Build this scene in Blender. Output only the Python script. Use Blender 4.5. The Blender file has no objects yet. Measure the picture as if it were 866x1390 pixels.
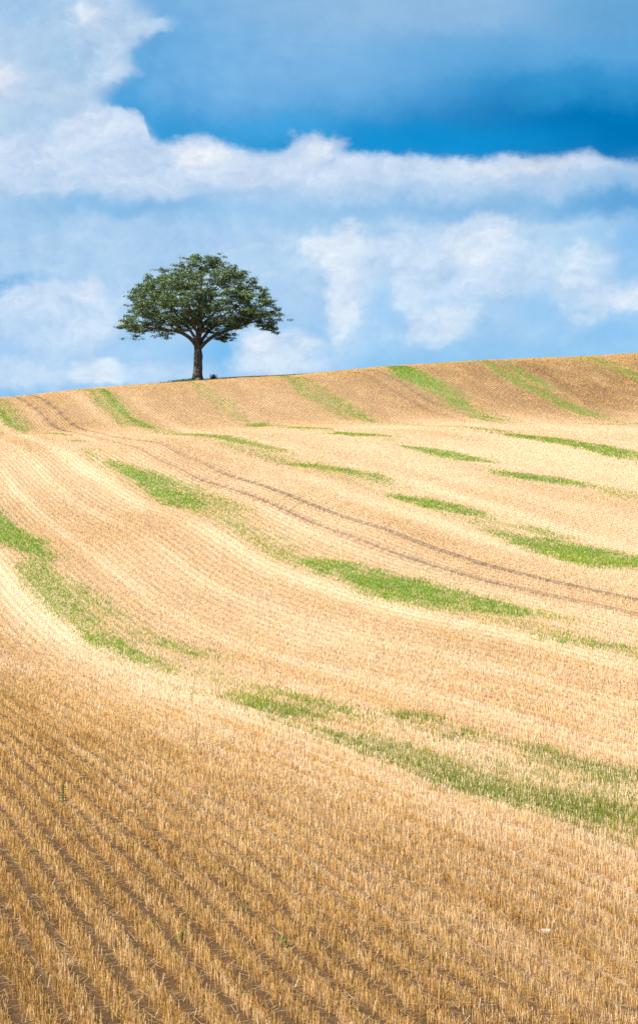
import bpy, bmesh, math, random
import numpy as np
from mathutils import Vector, Matrix

# ------------------------------------------------------------------ basics
R = math.radians
SC = bpy.context.scene
COL = SC.collection
rng = np.random.default_rng(7)
random.seed(7)
PHI = R(15.0)                       # the drill rows run 15 degrees left of the view
CP, SP = math.cos(PHI), math.sin(PHI)
ROW = 0.168                         # metres between drill rows
SUN_AZ, SUN_EL = -138.0, 49.0       # degrees; azimuth from +Y towards +X

def lin(r, g, b):
    f = lambda v: (v / 255 / 12.92) if v / 255 <= .04045 else ((v / 255 + .055) / 1.055) ** 2.4
    return (f(r), f(g), f(b), 1.0)

def tag(o, label=None, cat=None, group=None, kind=None):
    if label: o['label'] = label
    if cat: o['category'] = cat
    if group: o['group'] = group
    if kind: o['kind'] = kind
    return o

def empty(name, loc):
    o = bpy.data.objects.new(name, None)
    o.empty_display_size = .2
    COL.objects.link(o)
    o.location = loc
    return o

def mesh_obj(name, verts, faces, mat, parent=None, smooth=False, tint=None):
    """verts (n,3) array, faces (m,k) array or list of tuples -> one linked mesh object"""
    me = bpy.data.meshes.new(name)
    V = np.asarray(verts, dtype=np.float32)
    if isinstance(faces, np.ndarray):
        m, k = faces.shape
        me.vertices.add(len(V)); me.vertices.foreach_set('co', V.ravel())
        me.loops.add(m * k); me.loops.foreach_set('vertex_index', faces.astype(np.int32).ravel())
        me.polygons.add(m)
        me.polygons.foreach_set('loop_start', np.arange(0, m * k, k, dtype=np.int32))
        me.polygons.foreach_set('loop_total', np.full(m, k, dtype=np.int32))
        me.update(calc_edges=True); me.validate()
    else:
        me.from_pydata([tuple(map(float, p)) for p in V], [], faces)
        me.update()
    if smooth:
        me.polygons.foreach_set('use_smooth', np.ones(len(me.polygons), dtype=bool))
    if tint is not None:
        a = me.color_attributes.new('tint', 'FLOAT_COLOR', 'POINT')
        t4 = np.ones((len(V), 4), dtype=np.float32); t4[:, :3] = tint
        a.data.foreach_set('color', t4.ravel())
    if mat: me.materials.append(mat)
    o = bpy.data.objects.new(name, me)
    COL.objects.link(o)
    if parent: o.parent = parent
    return o

# ------------------------------------------------------------------ smooth 2-D value noise in numpy
def _hash(ix, iy, seed):
    h = (ix.astype(np.int64) * 374761393 + iy.astype(np.int64) * 668265263 + seed * 974711) & 0x7fffffff
    h = ((h ^ (h >> 13)) * 1274126177) & 0x7fffffff
    return ((h ^ (h >> 16)) & 0xffff) / 65535.0

def vnoise(x, y, seed=0):
    x = np.asarray(x, float); y = np.asarray(y, float)
    ix, iy = np.floor(x), np.floor(y)
    fx, fy = x - ix, y - iy
    fx = fx * fx * (3 - 2 * fx); fy = fy * fy * (3 - 2 * fy)
    a, b = _hash(ix, iy, seed), _hash(ix + 1, iy, seed)
    c, d = _hash(ix, iy + 1, seed), _hash(ix + 1, iy + 1, seed)
    return (a * (1 - fx) + b * fx) * (1 - fy) + (c * (1 - fx) + d * fx) * fy

def fbm(x, y, seed=0, o=3):
    s, a, n = 0, 1.0, 0
    for k in range(o):
        s = s + a * vnoise(x * 2 ** k, y * 2 ** k, seed + 17 * k); n += a; a *= .5
    return s / n

def sstep(a, b, x):
    t = np.clip((x - a) / (b - a), 0, 1)
    return t * t * (3 - 2 * t)

# ------------------------------------------------------------------ terrain: a dry valley, thin-plate surface through surveyed heights (x, y, z)
SURVEY = "-18.2,109.2,-5.13;-12.8,89.0,-6.23;-8.5,73.2,-6.92;-5.6,62.1,-6.93;-2.9,52.0,-6.56;-0.6,43.4,-5.98;1.0,37.7,-5.66;2.1,33.3,-5.45;3.1,29.9,-5.35;4.2,25.5,-4.90;-24.3,172.0,0.66;-19.9,155.4,-0.12;-14.9,136.6,-1.68;-9.6,116.9,-3.06;-4.7,98.5,-3.68;-0.7,83.9,-5.00;1.4,76.0,-5.20;3.4,68.6,-5.36;5.0,62.6,-5.39;6.7,56.3,-5.24;8.3,50.0,-5.33;-12.4,141.0,-0.27;-8.4,126.2,-1.55;-4.9,113.2,-2.48;0.0,94.9,-3.69;2.2,86.5,-4.06;4.9,76.5,-4.71;7.0,68.6,-4.96;9.7,58.5,-5.09;-11.1,162.4,0.56;-6.3,144.3,-0.17;-2.4,129.9,-1.25;2.0,113.3,-2.18;4.3,104.8,-3.02;6.3,97.5,-3.45;8.0,91.2,-3.96;9.5,85.6,-4.45;11.2,79.2,-4.72;12.4,74.6,-4.82;-2.1,168.7,1.23;1.6,154.7,0.71;5.3,141.1,0.33;8.3,129.7,-0.85;10.6,121.2,-1.40;13.2,111.6,-2.15;15.1,104.3,-2.65;16.5,99.1,-3.05;11.4,158.1,1.22;14.9,145.0,0.56;17.2,136.5,-0.05;19.5,127.7,-0.79;20.6,123.7,-1.24;-38.0,222.8,5.14;-34.6,210.4,3.64;-29.0,189.3,1.24;-32.0,214.1,4.69;-27.7,198.1,2.89;-23.8,183.8,1.20;-25.2,215.1,5.79;-20.9,198.9,3.44;-16.5,182.5,1.40;-14.8,215.9,6.64;-10.2,198.7,3.97;-6.2,184.0,1.77;-2.2,208.9,6.83;1.3,195.7,4.29;4.6,183.4,2.12;7.9,211.0,8.11;12.5,193.9,4.62;16.9,177.4,2.18;18.8,210.1,8.89;22.7,195.4,5.41;26.6,180.9,2.44;28.2,214.6,9.41;31.1,203.8,7.68;33.5,194.9,6.00;-16.0,0.0,-1.70;-6.0,0.0,-1.70;-2.0,0.0,-1.70;2.0,0.0,-1.70;6.0,0.0,-1.70;16.0,0.0,-1.70;-16.0,5.0,-3.00;-6.0,5.0,-3.00;-2.0,5.0,-3.00;2.0,5.0,-3.00;6.0,5.0,-3.00;16.0,5.0,-3.00;-16.0,9.0,-3.90;-6.0,9.0,-3.90;-2.0,9.0,-3.90;2.0,9.0,-3.90;6.0,9.0,-3.90;16.0,9.0,-3.90;-16.0,13.0,-4.42;-6.0,13.0,-4.42;-2.0,13.0,-4.42;2.0,13.0,-4.42;6.0,13.0,-4.42;16.0,13.0,-4.42;-16.0,17.0,-4.62;-6.0,17.0,-4.62;-2.0,17.0,-4.62;2.0,17.0,-4.62;6.0,17.0,-4.62;16.0,17.0,-4.62;-16.0,21.0,-4.80;-6.0,21.0,-4.80;-2.0,21.0,-4.80;2.0,21.0,-4.80;6.0,21.0,-4.80;16.0,21.0,-4.80;-4.7,30.0,-5.35;-16.6,30.0,-5.15;-6.2,40.0,-6.00;-18.2,40.0,-5.80;-7.8,50.0,-6.60;-19.8,50.0,-6.40;20.0,30.0,-4.80;24.0,45.0,-5.00;28.0,65.0,-4.60;34.0,90.0,-3.20;40.0,120.0,-0.90;46.0,150.0,1.60;54.0,190.0,6.00;58.0,215.0,10.50;-28.0,75.0,-6.30;-34.0,100.0,-5.20;-40.0,130.0,-3.00;-44.0,160.0,-0.60;-50.0,190.0,0.90;-55.0,215.0,3.20;-36.8,221.0,4.89;-38.0,228.0,5.24;-39.3,236.0,5.17;-41.6,250.0,4.23;-47.5,285.0,0.55;-28.3,221.0,5.82;-29.2,228.0,6.20;-30.2,236.0,6.17;-32.0,250.0,5.29;-36.5,285.0,1.75;-19.8,221.0,6.50;-20.4,228.0,6.90;-21.1,236.0,6.90;-22.4,250.0,6.06;-25.5,285.0,2.63;-14.0,221.0,7.01;-14.5,228.0,7.43;-15.0,236.0,7.44;-15.9,250.0,6.63;-18.1,285.0,3.29;-8.8,221.0,7.35;-9.0,228.0,7.78;-9.3,236.0,7.81;-9.9,250.0,7.02;-11.3,285.0,3.73;-2.8,221.0,7.61;-2.9,228.0,8.04;-3.0,236.0,8.08;-3.2,250.0,7.31;-3.6,285.0,4.06;5.7,221.0,8.37;5.9,228.0,8.83;6.1,236.0,8.90;6.4,250.0,8.17;7.3,285.0,5.04;14.2,221.0,8.97;14.6,228.0,9.44;15.2,236.0,9.53;16.1,250.0,8.85;18.3,285.0,5.81;22.7,221.0,9.39;23.4,228.0,9.88;24.2,236.0,9.98;25.7,250.0,9.33;29.3,285.0,6.36;31.2,221.0,9.73;32.2,228.0,10.23;33.3,236.0,10.35;35.3,250.0,9.71;40.2,285.0,6.80;36.8,221.0,10.07;38.0,228.0,10.58;39.3,236.0,10.71;41.6,250.0,10.10;47.5,285.0,7.23;53.0,221.0,10.84;-53.0,221.0,3.87;88.4,221.0,11.01;-88.4,221.0,2.34;54.7,228.0,11.37;-54.7,228.0,4.18;91.2,228.0,11.55;-91.2,228.0,2.60;56.6,236.0,11.53;-56.6,236.0,4.08;94.4,236.0,11.71;-94.4,236.0,2.45;60.0,250.0,10.96;-60.0,250.0,3.08;100.0,250.0,11.15;-100.0,250.0,1.35;68.4,285.0,8.22;-68.4,285.0,-0.77;114.0,285.0,8.44;-114.0,285.0,-2.74"
_s = np.array([[float(q) for q in p.split(',')] for p in SURVEY.split(';')])
_S = np.array([30., 60.])
def _K(r2): return np.where(r2 > 1e-9, .5 * r2 * np.log(np.maximum(r2, 1e-9)), 0)
_p = _s[:, :2] / _S
_n = len(_p)
_A = np.zeros((_n + 3, _n + 3))
_A[:_n, :_n] = _K(((_p[:, None] - _p[None]) ** 2).sum(-1)) + .002 * np.eye(_n)
_A[:_n, _n] = 1; _A[:_n, _n + 1:] = _p; _A[_n:, :_n] = _A[:_n, _n:].T
_W = np.linalg.solve(_A, np.concatenate([_s[:, 2], [0, 0, 0]]))
GX = np.arange(-100, 100.5, 1.); GY = np.arange(-2, 300.5, 1.)
_gx, _gy = np.meshgrid(GX, GY, indexing='ij')
_q = np.stack([_gx.ravel(), _gy.ravel()], 1) / _S
GZ = np.empty(len(_q))
for i in range(0, len(_q), 15000):
    qq = _q[i:i + 15000]
    GZ[i:i + 15000] = _K(((qq[:, None] - _p[None]) ** 2).sum(-1)) @ _W[:-3] + _W[-3] + qq @ _W[-2:]
GZ = GZ.reshape(_gx.shape)

def height(X, Y):
    X = np.asarray(X, float); Y = np.asarray(Y, float)
    fx = np.clip(X - GX[0], 0, len(GX) - 1.001); fy = np.clip(Y - GY[0], 0, len(GY) - 1.001)
    i, j = fx.astype(int), fy.astype(int); a, b = fx - i, fy - j
    z = (GZ[i, j] * (1 - a) + GZ[i + 1, j] * a) * (1 - b) + (GZ[i, j + 1] * (1 - a) + GZ[i + 1, j + 1] * a) * b
    far = np.maximum(0, np.maximum(np.abs(X) - 100, Y - 300))
    return z - np.minimum(far * .04, 60) - np.where(Y < -2, np.minimum((-2 - Y) * .01, 8), 0)

# ------------------------------------------------------------------ what grows where, in field coordinates: u across the rows, v along them
def to_uv(X, Y): return X * CP + Y * SP, -X * SP + Y * CP
def to_xy(u, v): return u * CP - v * SP, u * SP + v * CP

# green regrowth swaths: lists of stations (v, u_low, u_high, density)
PATCHES = [
    [(95.4, 11.11, 12.05, 0.7), (100.91, 10.5, 12.15, 0.95), (110.24, 9.6, 11.8, 1.0), (122.0, 9.6, 11.6, 1.0)],
    [(70.05, 9.97, 11.14, 0.35), (74.91, 9.72, 11.12, 0.6), (82.14, 9.75, 11.2, 0.6), (90.21, 9.88, 11.4, 0.6), (96.0, 10.2, 11.9, 0.6)],
    [(71.16, 11.57, 12.1, 0.2), (75.17, 11.45, 12.09, 0.45), (80.76, 11.09, 12.0, 0.5), (87.6, 10.88, 11.8, 0.3)],
    [(54.55, 10.26, 10.68, 0.5), (58.8, 9.78, 10.7, 0.55), (63.36, 9.97, 10.85, 0.7), (67.17, 9.6, 10.65, 1.0), (71.09, 9.78, 10.16, 0.9)],
    [(57.07, 11.83, 12.35, 0.2), (59.76, 11.7, 12.43, 0.4), (62.96, 11.28, 12.14, 0.5), (69.58, 11.21, 11.93, 0.3)],
    [(37.71, 9.84, 10.43, 0.35), (40.17, 9.69, 10.42, 0.7), (42.72, 9.46, 10.53, 0.85), (46.32, 9.8, 10.38, 0.6)],
    [(22.47, 9.67, 10.6, 0.9), (23.79, 9.6, 10.5, 0.75), (25.45, 9.5, 10.35, 0.75), (26.77, 9.35, 10.1, 0.7), (28.95, 9.47, 10.11, 0.55), (32.34, 9.76, 10.45, 0.4), (35.9, 9.75, 10.15, 0.55)],
    [(26.44, 11.25, 12.8, 0.6), (28.58, 11.66, 12.65, 0.45), (31.54, 11.91, 12.68, 0.5), (33.46, 11.52, 12.25, 0.55), (35.08, 11.52, 12.19, 0.3), (37.46, 11.72, 12.33, 0.6), (40.13, 11.33, 11.74, 0.35)],
    [(24.36, 10.83, 11.33, 0.4), (28.78, 10.63, 11.8, 0.3), (31.14, 9.98, 11.07, 0.12)],
    [(168.01, 22.17, 22.76, 0.6), (177.18, 21.09, 22.2, 0.8)],
    [(156.37, 21.59, 22.15, 0.5), (160.13, 21.31, 21.75, 0.7)],
    [(145.52, 21.47, 21.72, 0.6), (147.82, 20.95, 21.31, 0.8)],
    [(97.7, 20.15, 21.02, 0.4), (104.71, 19.75, 21.69, 0.75), (117.77, 20.27, 22.14, 0.9), (130.91, 20.62, 21.9, 1.0), (138.55, 20.88, 21.42, 0.9)],
    [(96.4, 21.35, 22.21, 0.4), (112.37, 21.42, 23.05, 0.35), (122.76, 21.73, 22.48, 0.6), (130.58, 21.36, 22.07, 0.5)],
    [(82.15, 20.82, 21.31, 0.3), (89.77, 20.59, 21.43, 0.25), (95.76, 20.08, 20.88, 0.3)],
    [(53.26, 21.03, 21.52, 0.6), (56.9, 20.54, 21.84, 0.9), (60.53, 19.93, 22.03, 0.8), (65.25, 19.8, 22.09, 0.95), (71.13, 20.12, 21.96, 1.0), (76.17, 20.31, 21.58, 1.0), (80.65, 20.67, 21.02, 0.9)],
    [(45.45, 20.14, 21.19, 0.6), (46.42, 19.61, 20.69, 0.5), (48.02, 19.28, 20.28, 0.5), (50.32, 19.43, 20.69, 0.2)],
    [(133.25, 32.21, 33.41, 0.6), (140.72, 31.78, 32.95, 0.8), (152.02, 30.59, 33.22, 0.6), (162.19, 30.42, 32.48, 0.8)],
    [(123.89, 30.31, 32.52, 0.35), (132.15, 29.91, 31.94, 0.3), (141.88, 29.48, 31.2, 0.25)],
    [(105.24, 31.61, 33.29, 0.3), (111.87, 31.64, 33.6, 0.7), (117.42, 30.9, 32.7, 0.9), (122.73, 30.32, 31.52, 0.9)],
    [(88.65, 31.81, 32.84, 0.5), (93.27, 30.87, 32.98, 0.85), (98.52, 30.88, 32.37, 0.9), (101.42, 30.53, 31.59, 0.6)],
    [(68.24, 29.08, 32.99, 0.95), (70.68, 29.17, 32.83, 0.95), (74.88, 29.51, 32.84, 0.95), (80.1, 29.86, 32.6, 0.75), (83.91, 30.02, 31.4, 0.5)],
    [(80.32, 32.56, 33.6, 0.5), (84.64, 32.41, 33.58, 0.45), (88.06, 30.62, 31.93, 0.3)],
    [(157.91, 41.57, 43.97, 0.5), (167.76, 40.83, 43.43, 0.6)],
    [(135.32, 41.74, 42.39, 0.7), (139.86, 40.57, 42.16, 0.9), (149.43, 40.58, 42.21, 0.8)],
    [(115.22, 41.95, 42.68, 0.8), (118.07, 41.03, 42.84, 0.9), (125.11, 40.82, 42.69, 0.95), (129.47, 40.56, 41.25, 0.8)],
    [(92.88, 41.13, 43.35, 0.35), (98.18, 41.64, 42.72, 0.35), (101.49, 40.86, 42.74, 0.8), (105.87, 40.31, 42.25, 1.0), (110.28, 40.39, 40.98, 0.9)],
    [(138.98, 51.66, 53.07, 0.35), (155.54, 50.98, 54.16, 0.35)],
    [(115.72, 50.99, 54.26, 0.85), (124.49, 51.53, 54.33, 0.9), (130.95, 50.6, 53.81, 0.9), (136.85, 50.33, 52.2, 0.9)],
    [(159.18, 70.75, 71.74, 0.7), (161.88, 68.03, 69.05, 0.8)],
    [(189.88, 19.93, 20.96, 0.9), (196.35, 19.49, 20.63, 0.9), (208.37, 19.7, 20.75, 0.85), (220.75, 20.29, 21.23, 0.8)],
    [(190.15, 21.13, 21.99, 0.45), (201.77, 20.62, 21.91, 0.4), (216.93, 21.14, 22.21, 0.3)],
    [(184.78, 29.37, 31.0, 0.5), (195.29, 29.86, 30.9, 0.35), (203.73, 29.72, 30.65, 0.65), (220.03, 31.3, 31.43, 0.8)],
    [(179.34, 31.13, 32.04, 0.9), (186.99, 31.0, 31.86, 0.9), (194.58, 31.04, 31.93, 0.95), (202.74, 31.08, 32.08, 1.0), (214.94, 31.82, 32.54, 0.95)],
    [(180.84, 40.93, 41.95, 0.4), (188.4, 40.44, 42.41, 0.2), (201.55, 40.61, 41.81, 0.25), (217.59, 42.61, 42.98, 0.55)],
    [(174.88, 40.01, 42.11, 0.9), (178.88, 40.76, 42.81, 0.9)],
    [(177.74, 50.15, 51.58, 0.35), (186.34, 50.23, 51.86, 0.45), (195.14, 49.8, 51.48, 0.45), (218.34, 53.64, 54.15, 0.65)],
    [(173.15, 51.25, 52.33, 0.7), (185.59, 51.56, 53.04, 0.45), (196.13, 51.91, 52.79, 0.45), (209.04, 53.41, 53.45, 0.4)],
    [(166.02, 59.68, 61.96, 0.8), (173.14, 60.62, 62.73, 0.4), (179.32, 61.32, 63.42, 0.75), (184.47, 62.02, 64.41, 0.6), (190.52, 61.44, 64.33, 0.95), (196.19, 60.86, 64.25, 1.0), (212.06, 64.86, 65.45, 1.0)],
    [(168.37, 71.09, 73.14, 0.85), (176.78, 71.18, 72.48, 0.7), (184.17, 70.75, 72.21, 0.75), (191.32, 70.52, 71.66, 0.85), (200.18, 72.05, 72.37, 0.7)],
    [(182.05, 73.14, 74.08, 0.5), (185.25, 73.02, 74.27, 0.85), (189.64, 72.58, 73.63, 0.85), (196.78, 73.27, 74.15, 0.5)],
    [(177.27, 82.0, 83.49, 0.5), (185.28, 82.93, 84.25, 0.6), (192.42, 83.23, 85.12, 0.35), (207.61, 86.22, 87.73, 0.7)],
]

TRACKS = [(25.47, 0, 240, 1.0), (23.72, 0, 240, .72), (60.4, 60, 240, .8), (58.7, 60, 240, .4)]
SWATHS = [(10.4, 1.1, .46), (21.0, 1.1, .36), (31.5, 1.3, .26), (41.9, 1.2, .24), (52.2, 1.4, .26), (62.3, 1.4, .22), (72.4, 1.2, .26), (83.5, 1.2, .26)]   # faint growth along every swath (u, half width, density)   # wheel tracks (u, v from, v to, strength)

def greenness(u, v):
    g = np.zeros_like(u)
    for L in PATCHES:
        vs = [r[0] for r in L]
        a = max(1.5, (vs[-1] - vs[0]) * .16)
        m = (v > vs[0] - a) & (v < vs[-1] + a)
        if not m.any(): continue
        um, vm = u[m], v[m]
        lo = np.interp(vm, vs, [r[1] for r in L]); hi = np.interp(vm, vs, [r[2] for r in L]); I = np.interp(vm, vs, [r[3] for r in L])
        I = I * np.where(um < 13, np.interp(vm, [45, 75], [.8, 1.]), 1.)
        n = fbm(um * 2.2 + 5, vm * .4, 3, 4) - .5
        w = .22 + .16 * (hi - lo)
        k = sstep(lo - w + n * .9, lo + w + n * .9, um) * (1 - sstep(hi - w + n * .9, hi + w + n * .9, um))
        k = k * (.62 + .38 * sstep(.32, .52, fbm(um * 4 + 9, vm * .9, 63, 2)))
        k = k * sstep(vs[0] - a, vs[0] + a * .6, vm + n * 2) * (1 - sstep(vs[-1] - a * .6, vs[-1] + a, vm + n * 2)) * I
        g[m] = np.maximum(g[m], k)
    for uc, hw, I in SWATHS:
        d = np.abs(u - uc - .5 * (vnoise(v * .06, v * 0 + uc, 61) - .5)) / hw
        g = np.maximum(g, I * (1 - sstep(.5, 1.2, d)) * sstep(.38, .72, fbm(u * .9, v * .07, 62)) * (v > 16))
    return g

def trackness(u, v):
    t = np.zeros_like(u)
    for uc, v0, v1, s in TRACKS:
        w = .175 + .10 * (vnoise(v * .5, v * 0 + uc, 9) - .5)
        s = s * (.68 + .6 * vnoise(v * .11, v * 0 + uc, 10)) * np.where((v > 118) & (v < 178), .55, 1.)
        d = np.abs(u - uc - .10 * (vnoise(v * .12, v * 0 + uc, 4) - .5))
        t = np.maximum(t, (1 - sstep(w * .75, w * 1.25, d)) * (v > v0) * (v < v1) * s)
    return t
EXPOSURE = 1.3
SKY_GAIN = 2 ** -EXPOSURE      # the sky tones below are as seen at this exposure
# ------------------------------------------------------------------ materials
class NT:
    """tiny node builder"""
    def __init__(s, tree): s.t = tree; tree.nodes.clear()
    def n(s, typ, **kw):
        nd = s.t.nodes.new(typ)
        for k, v in kw.items(): setattr(nd, k, v)
        return nd
    def put(s, sock, val):
        if isinstance(val, bpy.types.NodeSocket): s.t.links.new(val, sock)
        elif val is not None: sock.default_value = val
    def math(s, op, a, b=None, c=None, clamp=False):
        nd = s.n('ShaderNodeMath', operation=op, use_clamp=clamp)
        s.put(nd.inputs[0], a)
        if b is not None: s.put(nd.inputs[1], b)
        if c is not None: s.put(nd.inputs[2], c)
        return nd.outputs[0]
    def smooth(s, x, a, b, lo=0., hi=1.):
        nd = s.n('ShaderNodeMapRange', interpolation_type='SMOOTHSTEP')
        s.put(nd.inputs[0], x); s.put(nd.inputs[1], a); s.put(nd.inputs[2], b); nd.inputs[3].default_value = lo; nd.inputs[4].default_value = hi
        return nd.outputs[0]
    def mix(s, f, a, b, blend='MIX'):
        nd = s.n('ShaderNodeMix', data_type='RGBA', blend_type=blend)
        s.put(nd.inputs[0], f); s.put(nd.inputs[6], a); s.put(nd.inputs[7], b)
        return nd.outputs[2]
    def noise(s, vec, scale, detail=3, rough=.55, dims='3D'):
        nd = s.n('ShaderNodeTexNoise', noise_dimensions=dims)
        s.put(nd.inputs['Vector'], vec); nd.inputs['Scale'].default_value = scale
        nd.inputs['Detail'].default_value = detail; nd.inputs['Roughness'].default_value = rough
        return nd
    def comb(s, x, y, z=0.):
        nd = s.n('ShaderNodeCombineXYZ'); s.put(nd.inputs[0], x); s.put(nd.inputs[1], y); s.put(nd.inputs[2], z)
        return nd.outputs[0]

def new_mat(name):
    m = bpy.data.materials.new(name); m.use_nodes = True
    k = NT(m.node_tree)
    out = k.n('ShaderNodeOutputMaterial')
    return m, k, out

def plant_mat(name, rough=.6, trans=.35, spec=.25, trans_tint=(1, 1, 1, 1), ns=40., namp=.25):
    """thin plant matter coloured by its 'tint' attribute, partly letting light through"""
    m, k, out = new_mat(name)
    at = k.n('ShaderNodeAttribute', attribute_name='tint')
    geo = k.n('ShaderNodeNewGeometry')
    nz = k.noise(geo.outputs['Position'], ns, 2)
    f = k.smooth(nz.outputs[0], .3, .7, 1 - namp, 1 + namp)
    colr = k.mix(1., at.outputs['Color'], k.comb(f, f, f), 'MULTIPLY')
    b = k.n('ShaderNodeBsdfPrincipled')
    k.put(b.inputs['Base Color'], colr); b.inputs['Roughness'].default_value = rough
    b.inputs['Specular IOR Level'].default_value = spec
    t = k.n('ShaderNodeBsdfTranslucent'); k.put(t.inputs['Color'], k.mix(1., colr, trans_tint, 'MULTIPLY'))
    ms = k.n('ShaderNodeMixShader'); ms.inputs[0].default_value = trans
    k.put(ms.inputs[1], b.outputs[0]); k.put(ms.inputs[2], t.outputs[0]); k.put(out.inputs[0], ms.outputs[0])
    return m

M_STRAW = plant_mat('straw', .5, .38, .3, ns=60.)
M_GRASS = plant_mat('green_blades', .5, .40, .3, (1.0, 1.1, .55, 1), ns=25.)
M_LEAF = plant_mat('tree_leaf', .45, .22, .35, (1.0, 1.1, .5, 1), ns=3.)

def bark_mat():
    m, k, out = new_mat('bark')
    geo = k.n('ShaderNodeNewGeometry')
    mp = k.n('ShaderNodeMapping'); mp.inputs['Scale'].default_value = (5, 5, 1.1); k.put(mp.inputs[0], geo.outputs['Position'])
    a = k.noise(mp.outputs[0], 1.6, 6, .65); c = k.noise(geo.outputs['Position'], .9, 3)
    cr = k.n('ShaderNodeValToRGB'); k.put(cr.inputs[0], a.outputs[0])
    cr.color_ramp.elements[0].position = .34; cr.color_ramp.elements[0].color = (.022, .019, .017, 1)
    cr.color_ramp.elements[1].position = .68; cr.color_ramp.elements[1].color = (.075, .066, .058, 1)
    colr = k.mix(k.smooth(c.outputs[0], .52, .7), cr.outputs[0], (.075, .08, .06, 1))
    b = k.n('ShaderNodeBsdfPrincipled'); k.put(b.inputs['Base Color'], colr); b.inputs['Roughness'].default_value = .9
    bp = k.n('ShaderNodeBump'); bp.inputs['Strength'].default_value = .8; bp.inputs['Distance'].default_value = .08
    k.put(bp.inputs['Height'], a.outputs[0]); k.put(b.inputs['Normal'], bp.outputs[0])
    k.put(out.inputs[0], b.outputs[0])
    return m
M_BARK = bark_mat()

def soil_mat():
    """soil between drill rows, straw litter on it; green and wheel-worn areas come from what grows there"""
    m, k, out = new_mat('stubble_soil')
    geo = k.n('ShaderNodeNewGeometry')
    sep = k.n('ShaderNodeSeparateXYZ'); k.put(sep.inputs[0], geo.outputs['Position'])
    x, y = sep.outputs[0], sep.outputs[1]
    u = k.math('ADD', k.math('MULTIPLY', x, CP), k.math('MULTIPLY', y, SP))
    v = k.math('SUBTRACT', k.math('MULTIPLY', y, CP), k.math('MULTIPLY', x, SP))
    uv = k.comb(u, k.math('MULTIPLY', v, .25))
    row = k.math('COSINE', k.math('MULTIPLY', k.math('SUBTRACT', u, ROW / 2), math.pi / ROW))        # +1 on the row, -1 in the furrow
    n1 = k.noise(uv, 9., 4, .6); n2 = k.noise(geo.outputs['Position'], 38., 4, .7); n3 = k.noise(uv, .7, 3)
    lit = k.math('ADD', k.math('MULTIPLY', row, .10), k.math('ADD', k.math('MULTIPLY', n1.outputs[0], .9), k.math('MULTIPLY', n2.outputs[0], .55)))
    f = k.smooth(k.math('ADD', lit, k.math('MULTIPLY', k.math('SUBTRACT', n3.outputs[0], .5), .8)), .72, 1.30)
    soil = k.mix(n2.outputs[0], (.040, .021, .009, 1), (.105, .058, .025, 1))
    litter = k.mix(n1.outputs[0], (.46, .29, .12, 1), (.66, .47, .24, 1))
    c = k.mix(f, soil, litter)
    ca = k.n('ShaderNodeAttribute', attribute_name='chaff')           # combed-out chaff and paler litter cover the middle of the field
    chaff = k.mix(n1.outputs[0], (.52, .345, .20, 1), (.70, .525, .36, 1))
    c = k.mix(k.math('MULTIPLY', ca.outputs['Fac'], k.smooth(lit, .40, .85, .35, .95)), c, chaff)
    ga = k.n('ShaderNodeAttribute', attribute_name='green'); ta = k.n('ShaderNodeAttribute', attribute_name='track')
    gm = k.math('MULTIPLY', ga.outputs['Fac'], k.smooth(n2.outputs[0], .35, .55, .35, 1.))
    c = k.mix(gm, c, k.mix(n1.outputs[0], (.07, .13, .025, 1), (.16, .25, .05, 1)))
    c = k.mix(k.math('MULTIPLY', ta.outputs['Fac'], .85), c, k.mix(n2.outputs[0], (.06, .042, .03, 1), (.15, .105, .07, 1)))
    b = k.n('ShaderNodeBsdfPrincipled'); k.put(b.inputs['Base Color'], c); b.inputs['Roughness'].default_value = .95
    b.inputs['Specular IOR Level'].default_value = .15
    bp = k.n('ShaderNodeBump'); bp.inputs['Strength'].default_value = .9; bp.inputs['Distance'].default_value = .05
    k.put(bp.inputs['Height'], k.math('ADD', lit, k.math('MULTIPLY', row, .3))); k.put(b.inputs['Normal'], bp.outputs[0])
    k.put(out.inputs[0], b.outputs[0])
    return m
M_SOIL = soil_mat()

def plain_mat(name, c1, c2, scale, rough=.8):
    m, k, out = new_mat(name)
    geo = k.n('ShaderNodeNewGeometry'); nz = k.noise(geo.outputs['Position'], scale, 4, .6)
    b = k.n('ShaderNodeBsdfPrincipled'); k.put(b.inputs['Base Color'], k.mix(k.smooth(nz.outputs[0], .35, .65), (*c1, 1), (*c2, 1)))
    b.inputs['Roughness'].default_value = rough
    bp = k.n('ShaderNodeBump'); bp.inputs['Strength'].default_value = .6; bp.inputs['Distance'].default_value = .02
    k.put(bp.inputs['Height'], nz.outputs[0]); k.put(b.inputs['Normal'], bp.outputs[0]); k.put(out.inputs[0], b.outputs[0])
    return m
M_STONE = plain_mat('pale_stone', (.42, .40, .38), (.62, .60, .57), 30.)
M_CLOD = plain_mat('dark_soil', (.035, .022, .014), (.09, .06, .04), 25., .95)

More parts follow.
